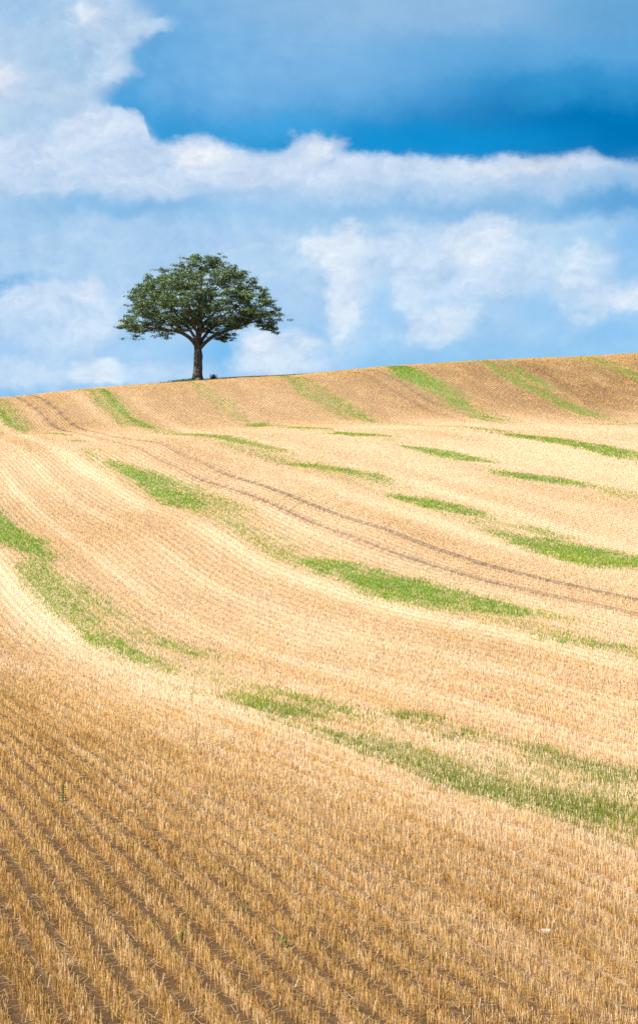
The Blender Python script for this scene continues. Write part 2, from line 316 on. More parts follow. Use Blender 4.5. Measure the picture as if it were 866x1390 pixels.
def paleness(u, v):
    """straw tone by region, higher is paler: chaff lines along the swaths, a pale middle of the field, deeper gold near the camera and on the ridge"""
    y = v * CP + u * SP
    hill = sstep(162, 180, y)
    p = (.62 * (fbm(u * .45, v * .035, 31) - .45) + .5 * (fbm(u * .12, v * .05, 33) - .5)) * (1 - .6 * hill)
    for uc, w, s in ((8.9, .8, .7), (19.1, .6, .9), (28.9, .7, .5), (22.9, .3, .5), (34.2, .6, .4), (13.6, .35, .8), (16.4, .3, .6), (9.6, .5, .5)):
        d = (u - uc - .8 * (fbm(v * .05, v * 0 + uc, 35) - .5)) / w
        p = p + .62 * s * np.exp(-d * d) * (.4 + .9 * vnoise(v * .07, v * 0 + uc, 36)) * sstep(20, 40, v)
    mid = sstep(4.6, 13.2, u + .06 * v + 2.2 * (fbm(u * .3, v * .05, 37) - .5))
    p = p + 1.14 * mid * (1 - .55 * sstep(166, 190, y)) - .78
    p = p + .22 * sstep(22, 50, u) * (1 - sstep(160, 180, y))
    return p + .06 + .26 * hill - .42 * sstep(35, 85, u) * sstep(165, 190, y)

# ------------------------------------------------------------------ ground
def build_ground():
    t = np.concatenate([[-60, -30, -15, -8, -4.5, -2.8, -2, -1.5, -1.25], np.linspace(-1.08, 1.08, 151), [1.25, 1.5, 2, 2.8, 4.5, 8, 15, 30, 60]])
    Y = np.concatenate([[-1500, -500, -200, -100, -50, -25, -12, -6, -3], np.arange(0, 60, .4), np.arange(60, 240, .6), np.arange(240, 300, 3.),
                        [310, 330, 370, 450, 600, 900, 1500, 3000]])
    T, YY = np.meshgrid(t, Y, indexing='ij')
    XX = T * (np.clip(YY, 0, 300) * .205 + 7) + 0
    Z = height(XX, YY)
    nx, ny = T.shape
    u, v = to_uv(XX, YY)
    Z = Z + .05 * (fbm(u * .35, v * .12, 21) - .5) * (YY > 5)
    V = np.stack([XX, YY, Z], -1).reshape(-1, 3)
    i = np.arange(nx * ny).reshape(nx, ny)
    F = np.stack([i[:-1, :-1], i[1:, :-1], i[1:, 1:], i[:-1, 1:]], -1).reshape(-1, 4)
    o = mesh_obj('ground', V, F, M_SOIL, smooth=True)
    uu, vv = u.ravel(), v.ravel()
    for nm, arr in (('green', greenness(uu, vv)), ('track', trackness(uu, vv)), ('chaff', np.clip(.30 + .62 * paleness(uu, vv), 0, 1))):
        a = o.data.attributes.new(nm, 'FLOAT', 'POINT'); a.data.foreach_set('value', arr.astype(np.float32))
    tag(o, 'rolling harvested field of pale straw soil rising to a ridge', 'ground', kind='structure')
    return o

def gz(x, y):
    """ground height with its small undulation"""
    u, v = to_uv(np.asarray(x, float), np.asarray(y, float))
    return height(x, y) + .05 * (fbm(u * .35, v * .12, 21) - .5)
build_ground()

# ------------------------------------------------------------------ stubble, straw litter and green regrowth
def blades(P, H, Wd, yaw, lean, leandir, tintb, tintt, sides=1, taper=.8):
    """upright stems as narrow quads (sides=1) or three-sided tubes (sides=3): returns verts, faces, tint"""
    n = len(P)
    top = P + np.stack([np.cos(leandir) * lean * H, np.sin(leandir) * lean * H, H], 1)
    if sides == 1:
        d = np.stack([np.cos(yaw), np.sin(yaw), np.zeros(n)], 1) * (Wd / 2)[:, None]
        V = np.stack([P - d, P + d, top + d * taper, top - d * taper], 1).reshape(-1, 3)
        F = np.arange(4 * n).reshape(n, 4)
        T = np.stack([tintb, tintb, tintt, tintt], 1).reshape(-1, 3)
    elif sides == 2:      # folded stem: two facets meeting in a ridge
        d = np.stack([np.cos(yaw), np.sin(yaw), np.zeros(n)], 1) * (Wd / 2)[:, None]
        e = np.stack([-np.sin(yaw), np.cos(yaw), np.zeros(n)], 1) * (Wd / 2)[:, None]
        V = np.stack([P - d, P + e, P + d, top - d * taper, top + e * taper, top + d * taper], 1).reshape(-1, 3)
        b = np.arange(n)[:, None] * 6
        F = np.concatenate([b + np.array([[0, 1, 4, 3]]), b + np.array([[1, 2, 5, 4]])], 0)
        T = np.stack([tintb] * 3 + [tintt] * 3, 1).reshape(-1, 3)
    else:
        ring = []
        for k in range(3):
            a = yaw + k * 2 * math.pi / 3
            ring.append(np.stack([np.cos(a), np.sin(a), np.zeros(n)], 1) * (Wd / 2)[:, None])
        V = np.stack([P + r for r in ring] + [top + r * taper for r in ring], 1).reshape(-1, 3)
        b = np.arange(n)[:, None] * 6
        F = np.concatenate([b + np.array([[0, 1, 4, 3]]), b + np.array([[1, 2, 5, 4]]), b + np.array([[2, 0, 3, 5]])], 0)
        T = np.stack([tintb] * 3 + [tintt] * 3, 1).reshape(-1, 3)
    return V, F, T

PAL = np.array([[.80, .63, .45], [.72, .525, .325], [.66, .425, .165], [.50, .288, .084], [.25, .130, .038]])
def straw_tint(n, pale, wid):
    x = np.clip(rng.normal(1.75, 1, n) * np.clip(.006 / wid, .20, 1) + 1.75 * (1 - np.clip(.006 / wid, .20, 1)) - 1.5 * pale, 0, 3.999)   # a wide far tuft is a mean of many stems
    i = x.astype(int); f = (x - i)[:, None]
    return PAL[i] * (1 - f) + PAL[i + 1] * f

def stem_width(D): return np.clip(.00026 * D, .0042, .038)

def field_points(D0, D1, cover, amax=.20):
    """scatter over the field; stems get wider and sparser with distance so that the cover stays the same"""
    q = np.linspace(D0, D1, 400)
    pdf = 2 * (amax * q + 2.8) * cover / stem_width(q)
    cdf = np.concatenate([[0], np.cumsum((pdf[1:] + pdf[:-1]) / 2 * np.diff(q))])
    D = np.interp(rng.random(int(cdf[-1])) * cdf[-1], cdf, q)
    X = (rng.random(len(D)) * 2 - 1) * (amax * D + 2.8)
    return *to_uv(X, D), stem_width(D)

SV, SF, ST = [], [], []
GV, GF, GT = [], [], []
so = go = 0
def add_straw(V, F, T):
    global so
    SV.append(V); SF.append(F + so); ST.append(T); so += len(V)
def add_green(V, F, T):
    global go
    GV.append(V); GF.append(F + go); GT.append(T); go += len(V)

ZONES = [  # from, to, stem cover (stems per m2 times their width), row spread, facets
    (10.5, 24, 4.0, .029, 2),
    (24, 48, 3.5, .034, 1),
    (48, 110, 2.7, .046, 1),
    (110, 231, 2.1, .054, 1)]
for zi, (D0, D1, cover, spread, sides) in enumerate(ZONES):
    u, v, wid = field_points(D0, D1, cover)
    n = len(u)
    k = np.round(u / ROW)
    yy = v * CP + u * SP
    pair = .20 * ROW * np.clip(1 - sstep(40, 75, yy) + .55 * sstep(160, 180, yy), 0, 1) * np.where(k % 2 == 0, 1, -1)     # rows lean together two by two
    ur = k * ROW + pair + rng.normal(0, 1, n) * spread * (.80 + 1.1 * sstep(.44, .70, fbm(u * .22, v * .06, 46)) + .3 * vnoise(v * .9, k * 2.3, 47)) + .05 * (fbm(v * .25, k * 3.1, 41) - .5)
    # missing stretches of row, thin patches
    gap = vnoise(v * 1.1, k * 7.7, 42) * .6 + vnoise(v * .23, k * 5.3, 43) * .4
    keep = (gap > .15 + .1 * (vnoise(u * .15, v * .04, 45) - .5)) | (rng.random(n) < .3)
    G = greenness(ur, v); T = trackness(ur, v)
    g_here = rng.random(n) < np.clip(G * 1.15, 0, .97) * sstep(-.45, .30, vnoise(k * 5.9, v * .16, 53) + .6 * (G - .5))
    keep &= ~((T > .5) & (rng.random(n) < .35))
    u_, v_, G_, T_, k_, gh = ur[keep], v[keep], G[keep], T[keep], k[keep], g_here[keep]
    X, Y = to_xy(u_, v_)
    P = np.stack([X, Y, gz(X, Y) - .005], 1)
    m = len(P)
    hmod = np.interp(Y, [15, 40, 75], [.104, .094, .072]) * (.8 + .4 * fbm(u_ * .8, v_ * .4, 44)) * np.where(T_ > .4, .8, 1)
    H = hmod * np.clip(rng.normal(1, .2, m), .35, 1.5)
    wid = wid[keep]
    W_ = wid * rng.uniform(.7, 1.35, m)
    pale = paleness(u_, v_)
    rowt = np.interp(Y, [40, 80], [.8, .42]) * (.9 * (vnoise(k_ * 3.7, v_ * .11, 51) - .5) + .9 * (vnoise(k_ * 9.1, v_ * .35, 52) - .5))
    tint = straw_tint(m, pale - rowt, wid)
    tint = tint * (1 - .58 * np.clip(T_ * 1.3, 0, 1))[:, None]
    # straw stems
    s = ~gh
    lean = np.abs(rng.normal(0, .16, m)); ld = rng.uniform(0, 2 * math.pi, m); yaw = rng.uniform(0, math.pi, m)
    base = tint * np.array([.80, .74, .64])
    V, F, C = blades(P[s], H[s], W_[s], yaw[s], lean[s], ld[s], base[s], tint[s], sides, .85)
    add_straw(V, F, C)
    # green blades: a tuft of two or three per point, paler tips
    q = gh
    for rep in range(3 if zi < 2 else 2):
        nq = int(q.sum())
        if not nq: break
        gt = np.array([.165, .285, .03]) * np.interp(P[q][:, 1], [20, 55], [.55, 1.])[:, None] * rng.uniform(.65, 1.35, (nq, 1)) + np.array([.07, .03, .0]) * rng.random((nq, 1)) + np.array([.05, .03, .0]) * sstep(.35, .75, fbm(u_[q] * .8, v_[q] * .15, 55))[:, None]
        Pq = P[q] + np.stack([rng.normal(0, .03 + .02 * zi, nq), rng.normal(0, .03 + .02 * zi, nq), np.zeros(nq)], 1)
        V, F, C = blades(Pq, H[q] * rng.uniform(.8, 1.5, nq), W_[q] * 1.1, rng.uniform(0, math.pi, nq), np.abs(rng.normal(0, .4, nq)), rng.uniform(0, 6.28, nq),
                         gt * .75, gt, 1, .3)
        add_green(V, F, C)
    # seedlings down in the nearest furrows
    if zi == 0:
        us, vs_ = rng.random(900) * 9, 0
        us, vs_, _w = field_points(13, 23, .05)
        us = (np.round(us / ROW / 2 - .75) + .75) * 2 * ROW + rng.normal(0, .03, len(us))
        ok = vnoise(us * 1.7, vs_ * .9, 71) > .66
        X, Y = to_xy(us[ok], vs_[ok]); nq = len(X)
        gt = np.array([.10, .17, .03]) * rng.uniform(.6, 1.4, (nq, 1))
        V, F, C = blades(np.stack([X, Y, gz(X, Y)], 1), rng.uniform(.03, .09, nq), np.full(nq, .009), rng.uniform(0, 3.14, nq), np.abs(rng.normal(0, .6, nq)), rng.uniform(0, 6.28, nq), gt * .7, gt, 1, .3)
        add_green(V, F, C)
    # loose straw lying between the rows
    if zi < 2:
        u, v, wid = field_points(D0, D1, cover * .12)
        G = greenness(u, v)
        kk = (rng.random(len(u)) > G * .8)
        X, Y = to_xy(u[kk], v[kk]); m = len(X); wid = wid[kk]
        L = rng.uniform(.08, .30, m) * (1 + .3 * zi); a = rng.uniform(0, 2 * math.pi, m)
        dx, dy = np.cos(a) * L / 2, np.sin(a) * L / 2
        w = wid * .75; px, py = -np.sin(a) * w / 2, np.cos(a) * w / 2
        z1 = gz(X - dx, Y - dy) + rng.uniform(.01, .07, m); z2 = gz(X + dx, Y + dy) + rng.uniform(.01, .09, m)
        V = np.stack([np.stack([X - dx - px, Y - dy - py, z1], 1), np.stack([X - dx + px, Y - dy + py, z1], 1),
                      np.stack([X + dx + px, Y + dy + py, z2], 1), np.stack([X + dx - px, Y + dy - py, z2], 1)], 1).reshape(-1, 3)
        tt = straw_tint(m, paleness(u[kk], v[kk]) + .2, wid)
        add_straw(V, np.arange(4 * m).reshape(m, 4), np.repeat(tt, 4, 0))
o = mesh_obj('wheat_stubble', np.concatenate(SV), np.concatenate(SF), M_STRAW, tint=np.concatenate(ST))
tag(o, 'golden cut straw stubble standing in drill rows across the whole field', 'stubble', kind='stuff')
o = mesh_obj('green_regrowth', np.concatenate(GV), np.concatenate(GF), M_GRASS, tint=np.concatenate(GT))
tag(o, 'green regrowth in long broken strips between the rows of stubble', 'grass', kind='stuff')

# ------------------------------------------------------------------ the tree on the ridge
TX, TY = -14.22, 224.4
TREE = empty('broadleaf_tree', (TX, TY, float(gz(TX, TY))))
tag(TREE, 'lone broad domed green tree with a stout dark trunk standing on the ridge', 'tree')

def spline(pts, n):
    """Catmull-Rom through rows (x, y, z, r)"""
    p = np.array(pts, float); p = np.vstack([2 * p[0] - p[1], p, 2 * p[-1] - p[-2]])
    out = []
    for i in range(1, len(p) - 2):
        for t in np.linspace(0, 1, n, endpoint=False):
            a, b, c, d = p[i - 1], p[i], p[i + 1], p[i + 2]
            out.append(.5 * (2 * b + (c - a) * t + (2 * a - 5 * b + 4 * c - d) * t * t + (3 * b - a - 3 * c + d) * t ** 3))
    out.append(p[-2])
    out = np.array(out); out[:, 3] = np.maximum(out[:, 3], .008)
    return out

def tube(pts, sides=10, rough=.0, seed=0):
    pts = np.asarray(pts, float); n = len(pts)
    tan = np.gradient(pts[:, :3], axis=0); tan /= np.linalg.norm(tan, axis=1, keepdims=True) + 1e-9
    V = []
    for i in range(n):
        t = tan[i]; ref = np.array([0, 1., 0]) if abs(t[1]) < .8 else np.array([1., 0, 0])
        a = np.cross(t, ref); a /= np.linalg.norm(a); b = np.cross(t, a)
        for k in range(sides):
            an = 2 * math.pi * k / sides
            rr = pts[i, 3] * (1 + rough * (vnoise(np.array([k * 1.3 + seed]), np.array([pts[i, 2] * 1.2]), seed)[0] - .5))
            V.append(pts[i, :3] + rr * (math.cos(an) * a + math.sin(an) * b))
    F = []
    for i in range(n - 1):
        for k in range(sides):
            F.append((i * sides + k, i * sides + (k + 1) % sides, (i + 1) * sides + (k + 1) % sides, (i + 1) * sides + k))
    F.append(tuple(range(sides - 1, -1, -1))); F.append(tuple((n - 1) * sides + k for k in range(sides)))
    return np.array(V), F

trunk_pts = spline([(0, 0, -.4, .95), (.0, 0, .05, .82), (.03, 0, .5, .62), (.05, 0, 1.2, .53), (.05, 0, 2.1, .49), (.08, 0, 2.9, .55), (.06, 0, 3.5, .48),
                    (.03, 0, 4.2, .46), (.1, .1, 5.3, .34), (.3, 0, 7.2, .27), (.1, .2, 9.3, .2), (.45, 0, 11.4, .12), (.6, 0, 13.4, .05)], 5)
WOODY = [tube(trunk_pts, 14, .22, 5)]          # trunk first, then each limb; every twig joins the one it grows from
LIMBS = [
    [(.0, 0, 3.9, .26), (-.8, -.3, 4.9, .24), (-2.1, -.6, 5.65, .20), (-4.2, -.9, 5.95, .15), (-6.2, -1, 6.2, .10), (-8.2, -.8, 6.5, .04)],
    [(.1, 0, 3.6, .26), (1.1, -.3, 4.6, .23), (2.3, -.5, 5.35, .18), (4.3, -.8, 6.1, .13), (6.5, -.6, 6.8, .09), (8.7, -.3, 6.8, .04)],
    [(.1, .1, 4.1, .22), (.8, .4, 5.2, .19), (1.8, .9, 6.4, .16), (3.3, 1.4, 8., .11), (5.2, 1.6, 9.6, .05)],
    [(-.0, .1, 4.4, .22), (-.7, .8, 5.6, .19), (-2, 1.8, 7.2, .15), (-3.6, 2.6, 8.9, .1), (-5.2, 2.8, 10.2, .05)],
    [(0, .1, 4.2, .2), (.2, 1.5, 5.4, .18), (.5, 3.5, 6.6, .14), (.8, 5.8, 7.6, .09), (1, 7.4, 8.2, .04)],
    [(0, -.1, 4.4, .2), (0, -1.4, 5.6, .17), (-.4, -3.3, 6.9, .13), (-.6, -5.4, 8, .08), (-.5, -7.1, 8.4, .04)],
    [(.2, 0, 6.4, .17), (1, -1.2, 8, .14), (2, -2.8, 9.8, .09), (2.6, -4, 11.2, .04)],
    [(.2, 0, 6.9, .17), (-1, 1.2, 8.6, .14), (-2, 2.4, 10.6, .09), (-2.5, 3.2, 12, .04)],
    [(.1, 0, 5.6, .18), (-1.2, -1.1, 7.1, .14), (-3.2, -2.4, 8.6, .09), (-5.2, -3, 9.4, .04)],
    [(.1, 0, 6, .17), (1.6, .2, 7.6, .13), (3.8, -1.8, 9, .09), (6, -2.4, 9.2, .04)]]
wood = [trunk_pts[26:]]; owner = [0] * len(trunk_pts[26:])
for L in LIMBS:
    p = spline(L, 5); wood.append(p)
    WOODY.append(tube(p, 9, .15, len(wood))); owner += [len(WOODY) - 1] * len(p)
wood = np.concatenate(wood)

# crown outline (metres, seen from the field) used only to bound where foliage clumps may sit; each clump has its own depth
OUT_PX = [(157, 437), (163, 425), (181, 415), (170, 403), (174, 386), (187, 377), (199, 363), (207, 366), (214, 353), (228, 355), (238, 346), (250, 349), (262, 339),
          (284, 337), (303, 341), (313, 353), (322, 352), (334, 364), (342, 364), (351, 380), (366, 388), (371, 403), (380, 414), (386, 426), (377, 436), (379, 453),
          (366, 452), (350, 440), (335, 439), (323, 456), (303, 463), (288, 457), (270, 449), (252, 446), (238, 453), (214, 462), (205, 457), (197, 446), (184, 460), (170, 454), (160, 443)]
OUTL = np.array([((x - 268) * .0852, (514 - y) * .0852) for x, y in OUT_PX])
def inside(x, z):
    c = False; j = len(OUTL) - 1
    for i in range(len(OUTL)):
        xi, zi = OUTL[i]; xj, zj = OUTL[j]
        if (zi > z) != (zj > z) and x < (xj - xi) * (z - zi) / (zj - zi) + xi: c = not c
        j = i
    return c
def edge_dist(x, z):
    a = OUTL; b = np.roll(OUTL, -1, 0); p = np.array([x, z]); ab = b - a
    t = np.clip(((p - a) * ab).sum(1) / (ab ** 2).sum(1), 0, 1)
    return np.sqrt(((a + ab * t[:, None] - p) ** 2).sum(1)).min()
clumps = []
rnd = random.Random(11)
tries = 0
while len(clumps) < 235 and tries < 60000:
    tries += 1
    x, z = rnd.uniform(-9.6, 10.1), rnd.uniform(4.2, 14.9)
    if not inside(x, z): continue
    e = edge_dist(x, z)
    if e < .42: continue
    depth = 7.6 * math.sqrt(max(.02, 1 - (min(1., abs(x - .3) / 10.2)) ** 2)) * math.sqrt(max(.03, 1 - ((z - 6.8) / 8.3) ** 2)) * (1 if z > 6 else .75)
    depth = min(depth, e * 2.6 + .3)
    y = rnd.uniform(-1, 1) * depth
    rr = (abs(y) / max(depth, .1)) ** 2 + max(0, 1 - e / 3.2)
    if rr < .42 and rnd.random() < .8: continue        # few leaves deep inside the crown
    if min([(x - c[0]) ** 2 + (y - c[1]) ** 2 + ((z - c[2]) * 1.5) ** 2 for c in clumps] or [9]) < 1.26 ** 2: continue
    clumps.append((x, y, z, min(1., .55 + e * .35)))
clumps = [c for c in clumps if sorted((c[0] - d[0]) ** 2 + (c[1] - d[1]) ** 2 + (c[2] - d[2]) ** 2 for d in clumps)[1] < 1.75 ** 2]
clumps.sort(key=lambda c: c[0] ** 2 + c[1] ** 2 + (c[2] - 6.5) ** 2)
nodes = [tuple(w) for w in wood]
LV, LT = [], []
for (x, y, z, sz) in clumps:
    n = int(470 * sz * rnd.uniform(.6, 1.25))
    rx, rz = 1.15 * sz * rnd.uniform(.8, 1.25), .47 * sz * rnd.uniform(.75, 1.2)
    nsub = 9
    sub = rng.normal(0, .55, (nsub, 3)) * [rx, rx, rz]
    pos = sub[rng.integers(0, nsub, n)] + rng.normal(0, .22, (n, 3)) * [rx, rx, rz * 1.0]
    C = np.array([x, y, z]) + pos
    nrm = rng.normal(0, .75, (n, 3)) + np.array([0, 0, .9]) + pos / [rx, rx, rz] * .5
    nrm /= np.linalg.norm(nrm, axis=1, keepdims=True)
    a = np.cross(nrm, rng.normal(0, 1, (n, 3))); a /= np.linalg.norm(a, axis=1, keepdims=True); b = np.cross(nrm, a)
    s = rng.uniform(.055, .10, (n, 1))
    droop = nrm * s * .35
    LV.append(np.stack([C - a * s * 1.15, C + b * s * .8 - droop * .3, C + a * s * 1.15 - droop, C - b * s * .8 - droop * .3], 1).reshape(-1, 3))
    base = np.array([.062, .104, .040]) * rnd.uniform(.8, 1.25) + np.array([.014, .006, 0]) * rnd.random()
    LT.append(np.repeat(base * rng.uniform(.7, 1.35, (n, 1)), 4, 0))
    # twig from the nearest limb below the clump
    N_ = np.array(nodes)
    d = np.linalg.norm(N_[:, :3] - [x, y, z], axis=1) + np.where(N_[:, 2] > z + .3, 1.5, 0) + .25 * np.linalg.norm(N_[:, :3] - [0, 0, 6], axis=1)
    w = N_[d.argmin()]; own = owner[d.argmin()]; owner.append(own)
    mid = (w[:3] + [x, y, z]) / 2 + rng.normal(0, .12, 3) - [0, 0, .08]
    p = spline([(*w[:3], min(.07, w[3])), (*mid, min(.05, w[3])), (x, y, z, .02)], 4)
    nodes.append((x, y, z, .03))
    V, F = tube(p, 5)
    V0, F0 = WOODY[own]
    WOODY[own] = (np.concatenate([V0, V]), F0 + [tuple(i + len(V0) for i in f) for f in F])
LV = np.concatenate(LV)
mesh_obj('crown', LV, np.arange(len(LV)).reshape(-1, 4), M_LEAF, TREE, tint=np.concatenate(LT))
trunk = mesh_obj('trunk', *WOODY[0], M_BARK, TREE, smooth=True)
for V, F in WOODY[1:]:
    mesh_obj('limb', V, F, M_BARK, trunk, smooth=True)

# ------------------------------------------------------------------ small things
def tuft(name, x, y, n, h, spread, colr, label, cat, width=.02, lean=.25, mat=None, wx=1.):
    P = np.stack([x + rng.normal(0, spread * wx, n), y + rng.normal(0, spread, n), np.zeros(n)], 1)
    P[:, 2] = gz(P[:, 0], P[:, 1]) - .01
    c0 = np.array([x, y, float(gz(x, y))])
    t = np.array(colr) * rng.uniform(.7, 1.3, (n, 1))
    V, F, T = blades(P - c0, h * rng.uniform(.5, 1.1, n), np.full(n, width), rng.uniform(0, 3.14, n), np.abs(rng.normal(0, lean, n)), rng.uniform(0, 6.28, n), t * .8, t, 1, .35)
    o = mesh_obj(name, V, F, mat or M_STRAW, tint=T); o.location = c0
    return tag(o, label, cat)
tuft('dry_weed_clump', -12.35, 224.2, 160, .62, .17, (.22, .115, .055), 'small brown clump of dead weeds just right of the tree trunk', 'dead weeds', .05, .25)
tuft('dry_grass_tuft', -14.2, 223.3, 90, 0.36, .11, (.50, .38, .22), 'pale dry grass tuft at the foot of the tree trunk', 'grass tuft', .04, .3, wx=1.3)
tag(tuft('green_grass_patch', -15.8, 223.6, 420, .34, .4, (.10, .15, .035), 'green grass patch on the ridge left of the tree trunk', 'grass', .06, .4, M_GRASS, 2.6), kind='stuff')

def weed(x, y, h, nl, colr, label, leaflen=.08, lean=.06, head=False):
    z = float(gz(x, y))
    r = empty('weed', (x, y, z)); tag(r, label, 'weed')
    p = spline([(0, 0, -.02, .006), (lean * h * .3, 0, h * .5, .005), (lean * h, .01, h, .002)], 5)
    V, F = tube(p, 6); mesh_obj('stem', V, F, M_GRASS, r, True, np.array(colr) * 1.1)
    vs, fs = [], []
    for i in range(nl):
        q = p[int((.12 + .85 * i / nl) * (len(p) - 1))]
        an = i * 2.4 + rnd.random(); L = leaflen * (1.15 - .6 * i / nl)
        d = np.array([math.cos(an), math.sin(an), .45]); sd = np.array([-math.sin(an), math.cos(an), 0]) * L * .22
        k = len(vs); c = q[:3]
        vs += [c, c + d * L * .5 + sd, c + d * L - [0, 0, L * .35], c + d * L * .5 - sd]; fs.append((k, k + 1, k + 2, k + 3))
    mesh_obj('foliage', np.array(vs), fs, M_GRASS, r, tint=np.array(colr))
    if head:
        pp = spline([(lean * h, .01, h * .96, .004), (lean * h * 1.05, .01, h * 1.05, .011), (lean * h * 1.1, .01, h * 1.16, .003)], 4)
        V, F = tube(pp, 6); mesh_obj('seed_head', V, F, M_STRAW, r, True, np.array((.4, .36, .16)))
    return r
weed(-3.01, 45.3, .62, 9, (.20, .24, .07), 'thin pale green weed with a seed head beyond the other two tall weeds', .10, .12, True)
weed(-2.24, 35.1, .36, 8, (.16, .20, .05), 'thin upright olive weed near the dark soil clod in the foreground', .06, -.05, True)
weed(-3.60, 26.9, .36, 18, (.05, .11, .03), 'short dark green bushy weed in a furrow near the left edge', .09, .05)
weed(-1.61, 18.4, .11, 12, (.08, .16, .03), 'tiny green weed leftmost in the bottom furrows', .07)
weed(-1.28, 17.9, .10, 14, (.09, .17, .03), 'low green weed in the bottom furrow, second from the left', .08)
weed(-.75, 19.0, .12, 14, (.08, .17, .03), 'low green weed in a bottom furrow left of centre', .08)
weed(-.34, 17.7, .10, 12, (.09, .18, .04), 'low bright green weed nearest the centre of the bottom edge', .08)

def rock(name, x, y, r, mat, label, cat, flat=.6, sink=.3, up=0.):
    bm = bmesh.new(); bmesh.ops.create_icosphere(bm, subdivisions=3, radius=r)
    for q in bm.verts:
        k = 1 + .5 * (vnoise(np.array([q.co.x / r * 1.3 + 5 + x]), np.array([q.co.y / r * 1.3 + q.co.z / r * 1.7]), 3)[0] - .5)
        q.co = Vector((q.co.x * k * 1.25, q.co.y * k, q.co.z * k * flat))
    me = bpy.data.meshes.new(name); bm.to_mesh(me); bm.free(); me.materials.append(mat)
    for p in me.polygons: p.use_smooth = True
    o = bpy.data.objects.new(name, me); COL.objects.link(o)
    o.location = (x, y, float(gz(x, y)) + r * flat * (1 - 2 * sink) + up)
    return tag(o, label, cat)
rock('field_stone', 2.17, 18.3, .045, M_STONE, 'small pale grey stone among the stubble at bottom right', 'stone')
rock('soil_clod', -1.71, 32.6, .05, M_CLOD, 'dark brown soil clod lying on the stubble below the thin weed', 'soil clod', .8, .15, .05)

# ------------------------------------------------------------------ sun
d = Vector((math.sin(R(SUN_AZ)) * math.cos(R(SUN_EL)), math.cos(R(SUN_AZ)) * math.cos(R(SUN_EL)), math.sin(R(SUN_EL))))
sl = bpy.data.lights.new('sun', 'SUN'); sl.energy = 4.8; sl.angle = R(.53); sl.color = (1., .935, .81)
so_ = bpy.data.objects.new('sun', sl); COL.objects.link(so_); so_.rotation_euler = d.to_track_quat('Z', 'Y').to_euler()
so_.location = d * 100
# ------------------------------------------------------------------ sky: Nishita light plus banks of cloud laid out by azimuth and elevation
W = bpy.data.worlds.new('World'); SC.world = W; W.use_nodes = True
k = NT(W.node_tree)
wout = k.n('ShaderNodeOutputWorld')
tc = k.n('ShaderNodeTexCoord')
sp = k.n('ShaderNodeSeparateXYZ'); k.put(sp.inputs[0], tc.outputs['Generated'])
wx, wy, wz = sp.outputs
hyp = k.math('SQRT', k.math('ADD', k.math('MULTIPLY', wx, wx), k.math('MULTIPLY', wy, wy)))
az = k.math('ARCTAN2', wx, wy)
tanel = k.math('DIVIDE', wz, k.math('MAXIMUM', hyp, .02))
KS = 2600.                              # sky units per radian: s grows to the right, t grows downwards, t = 600 on the horizon
s0 = k.math('MULTIPLY_ADD', az, KS, 433.)
t0 = k.math('MULTIPLY_ADD', tanel, -KS, 600.)
pv = k.comb(s0, t0, 0.)
def warp(scale, detail):
    nd = k.noise(pv, 1. / scale, detail, .6, '3D'); sp_ = k.n('ShaderNodeSeparateColor'); k.put(sp_.inputs[0], nd.outputs['Color'])
    return k.math('SUBTRACT', sp_.outputs[0], .5), k.math('SUBTRACT', sp_.outputs[1], .5), nd.outputs[0]
a1, b1, f1 = warp(90., 6)
a2, b2, f2 = warp(22., 6)
S = k.math('ADD', s0, k.math('ADD', k.math('MULTIPLY', a1, 110.), k.math('MULTIPLY', a2, 26.)))
T = k.math('ADD', t0, k.math('ADD', k.math('MULTIPLY', b1, 60.), k.math('MULTIPLY', b2, 20.)))
Sc = k.math('ADD', s0, k.math('ADD', k.math('MULTIPLY', a1, 30.), k.math('MULTIPLY', a2, 16.)))     # crisper edges
Tc = k.math('ADD', t0, k.math('ADD', k.math('MULTIPLY', b1, 26.), k.math('MULTIPLY', b2, 14.)))

n3_ = k.noise(k.comb(s0, k.math('MULTIPLY', t0, 1.25)), 1. / 70., 10, .66)
f3 = n3_.outputs[0]
cr = k.n('ShaderNodeValToRGB'); k.put(cr.inputs[0], k.math('DIVIDE', t0, 600.))
el = cr.color_ramp.elements
stops = [(0., (118, 178, 226)), (.2, (75, 160, 218)), (.33, (50, 155, 216)), (.47, (150, 198, 236)), (.62, (174, 210, 241)), (.8, (150, 202, 242)), (1., (130, 193, 243))]
el[0].position, el[0].color = stops[0][0], lin(*stops[0][1])
el[1].position, el[1].color = stops[-1][0], lin(*stops[-1][1])
for p_, c_ in stops[1:-1]:
    e_ = el.new(p_); e_.color = lin(*c_)
sky = cr.outputs[0]

def blob(cs, ct, rs, rt, c, a=1., soft=1., tex=0., crisp=False):
    """soft-edged bank of cloud or clear air"""
    global sky
    x = k.math('DIVIDE', k.math('SUBTRACT', Sc if crisp else S, cs), rs); y = k.math('DIVIDE', k.math('SUBTRACT', Tc if crisp else T, ct), rt)
    r = k.math('SQRT', k.math('ADD', k.math('MULTIPLY', x, x), k.math('MULTIPLY', y, y)))
    if crisp:      # billowing edge: the noise eats into the rim
        r = k.math('MULTIPLY_ADD', k.math('SUBTRACT', f3, .5), -1.9, r)
        m = k.smooth(r, 1.25, .5, 0., a)
        tex = 0
    else: m = k.smooth(r, 1.25, 1.25 - 1.1 * soft, 0., a)
    if tex: m = k.math('MULTIPLY', m, k.smooth(f2, .5 - .25, .5 + .12, 1 - tex, 1.))
    sky = k.mix(m, sky, lin(*c))

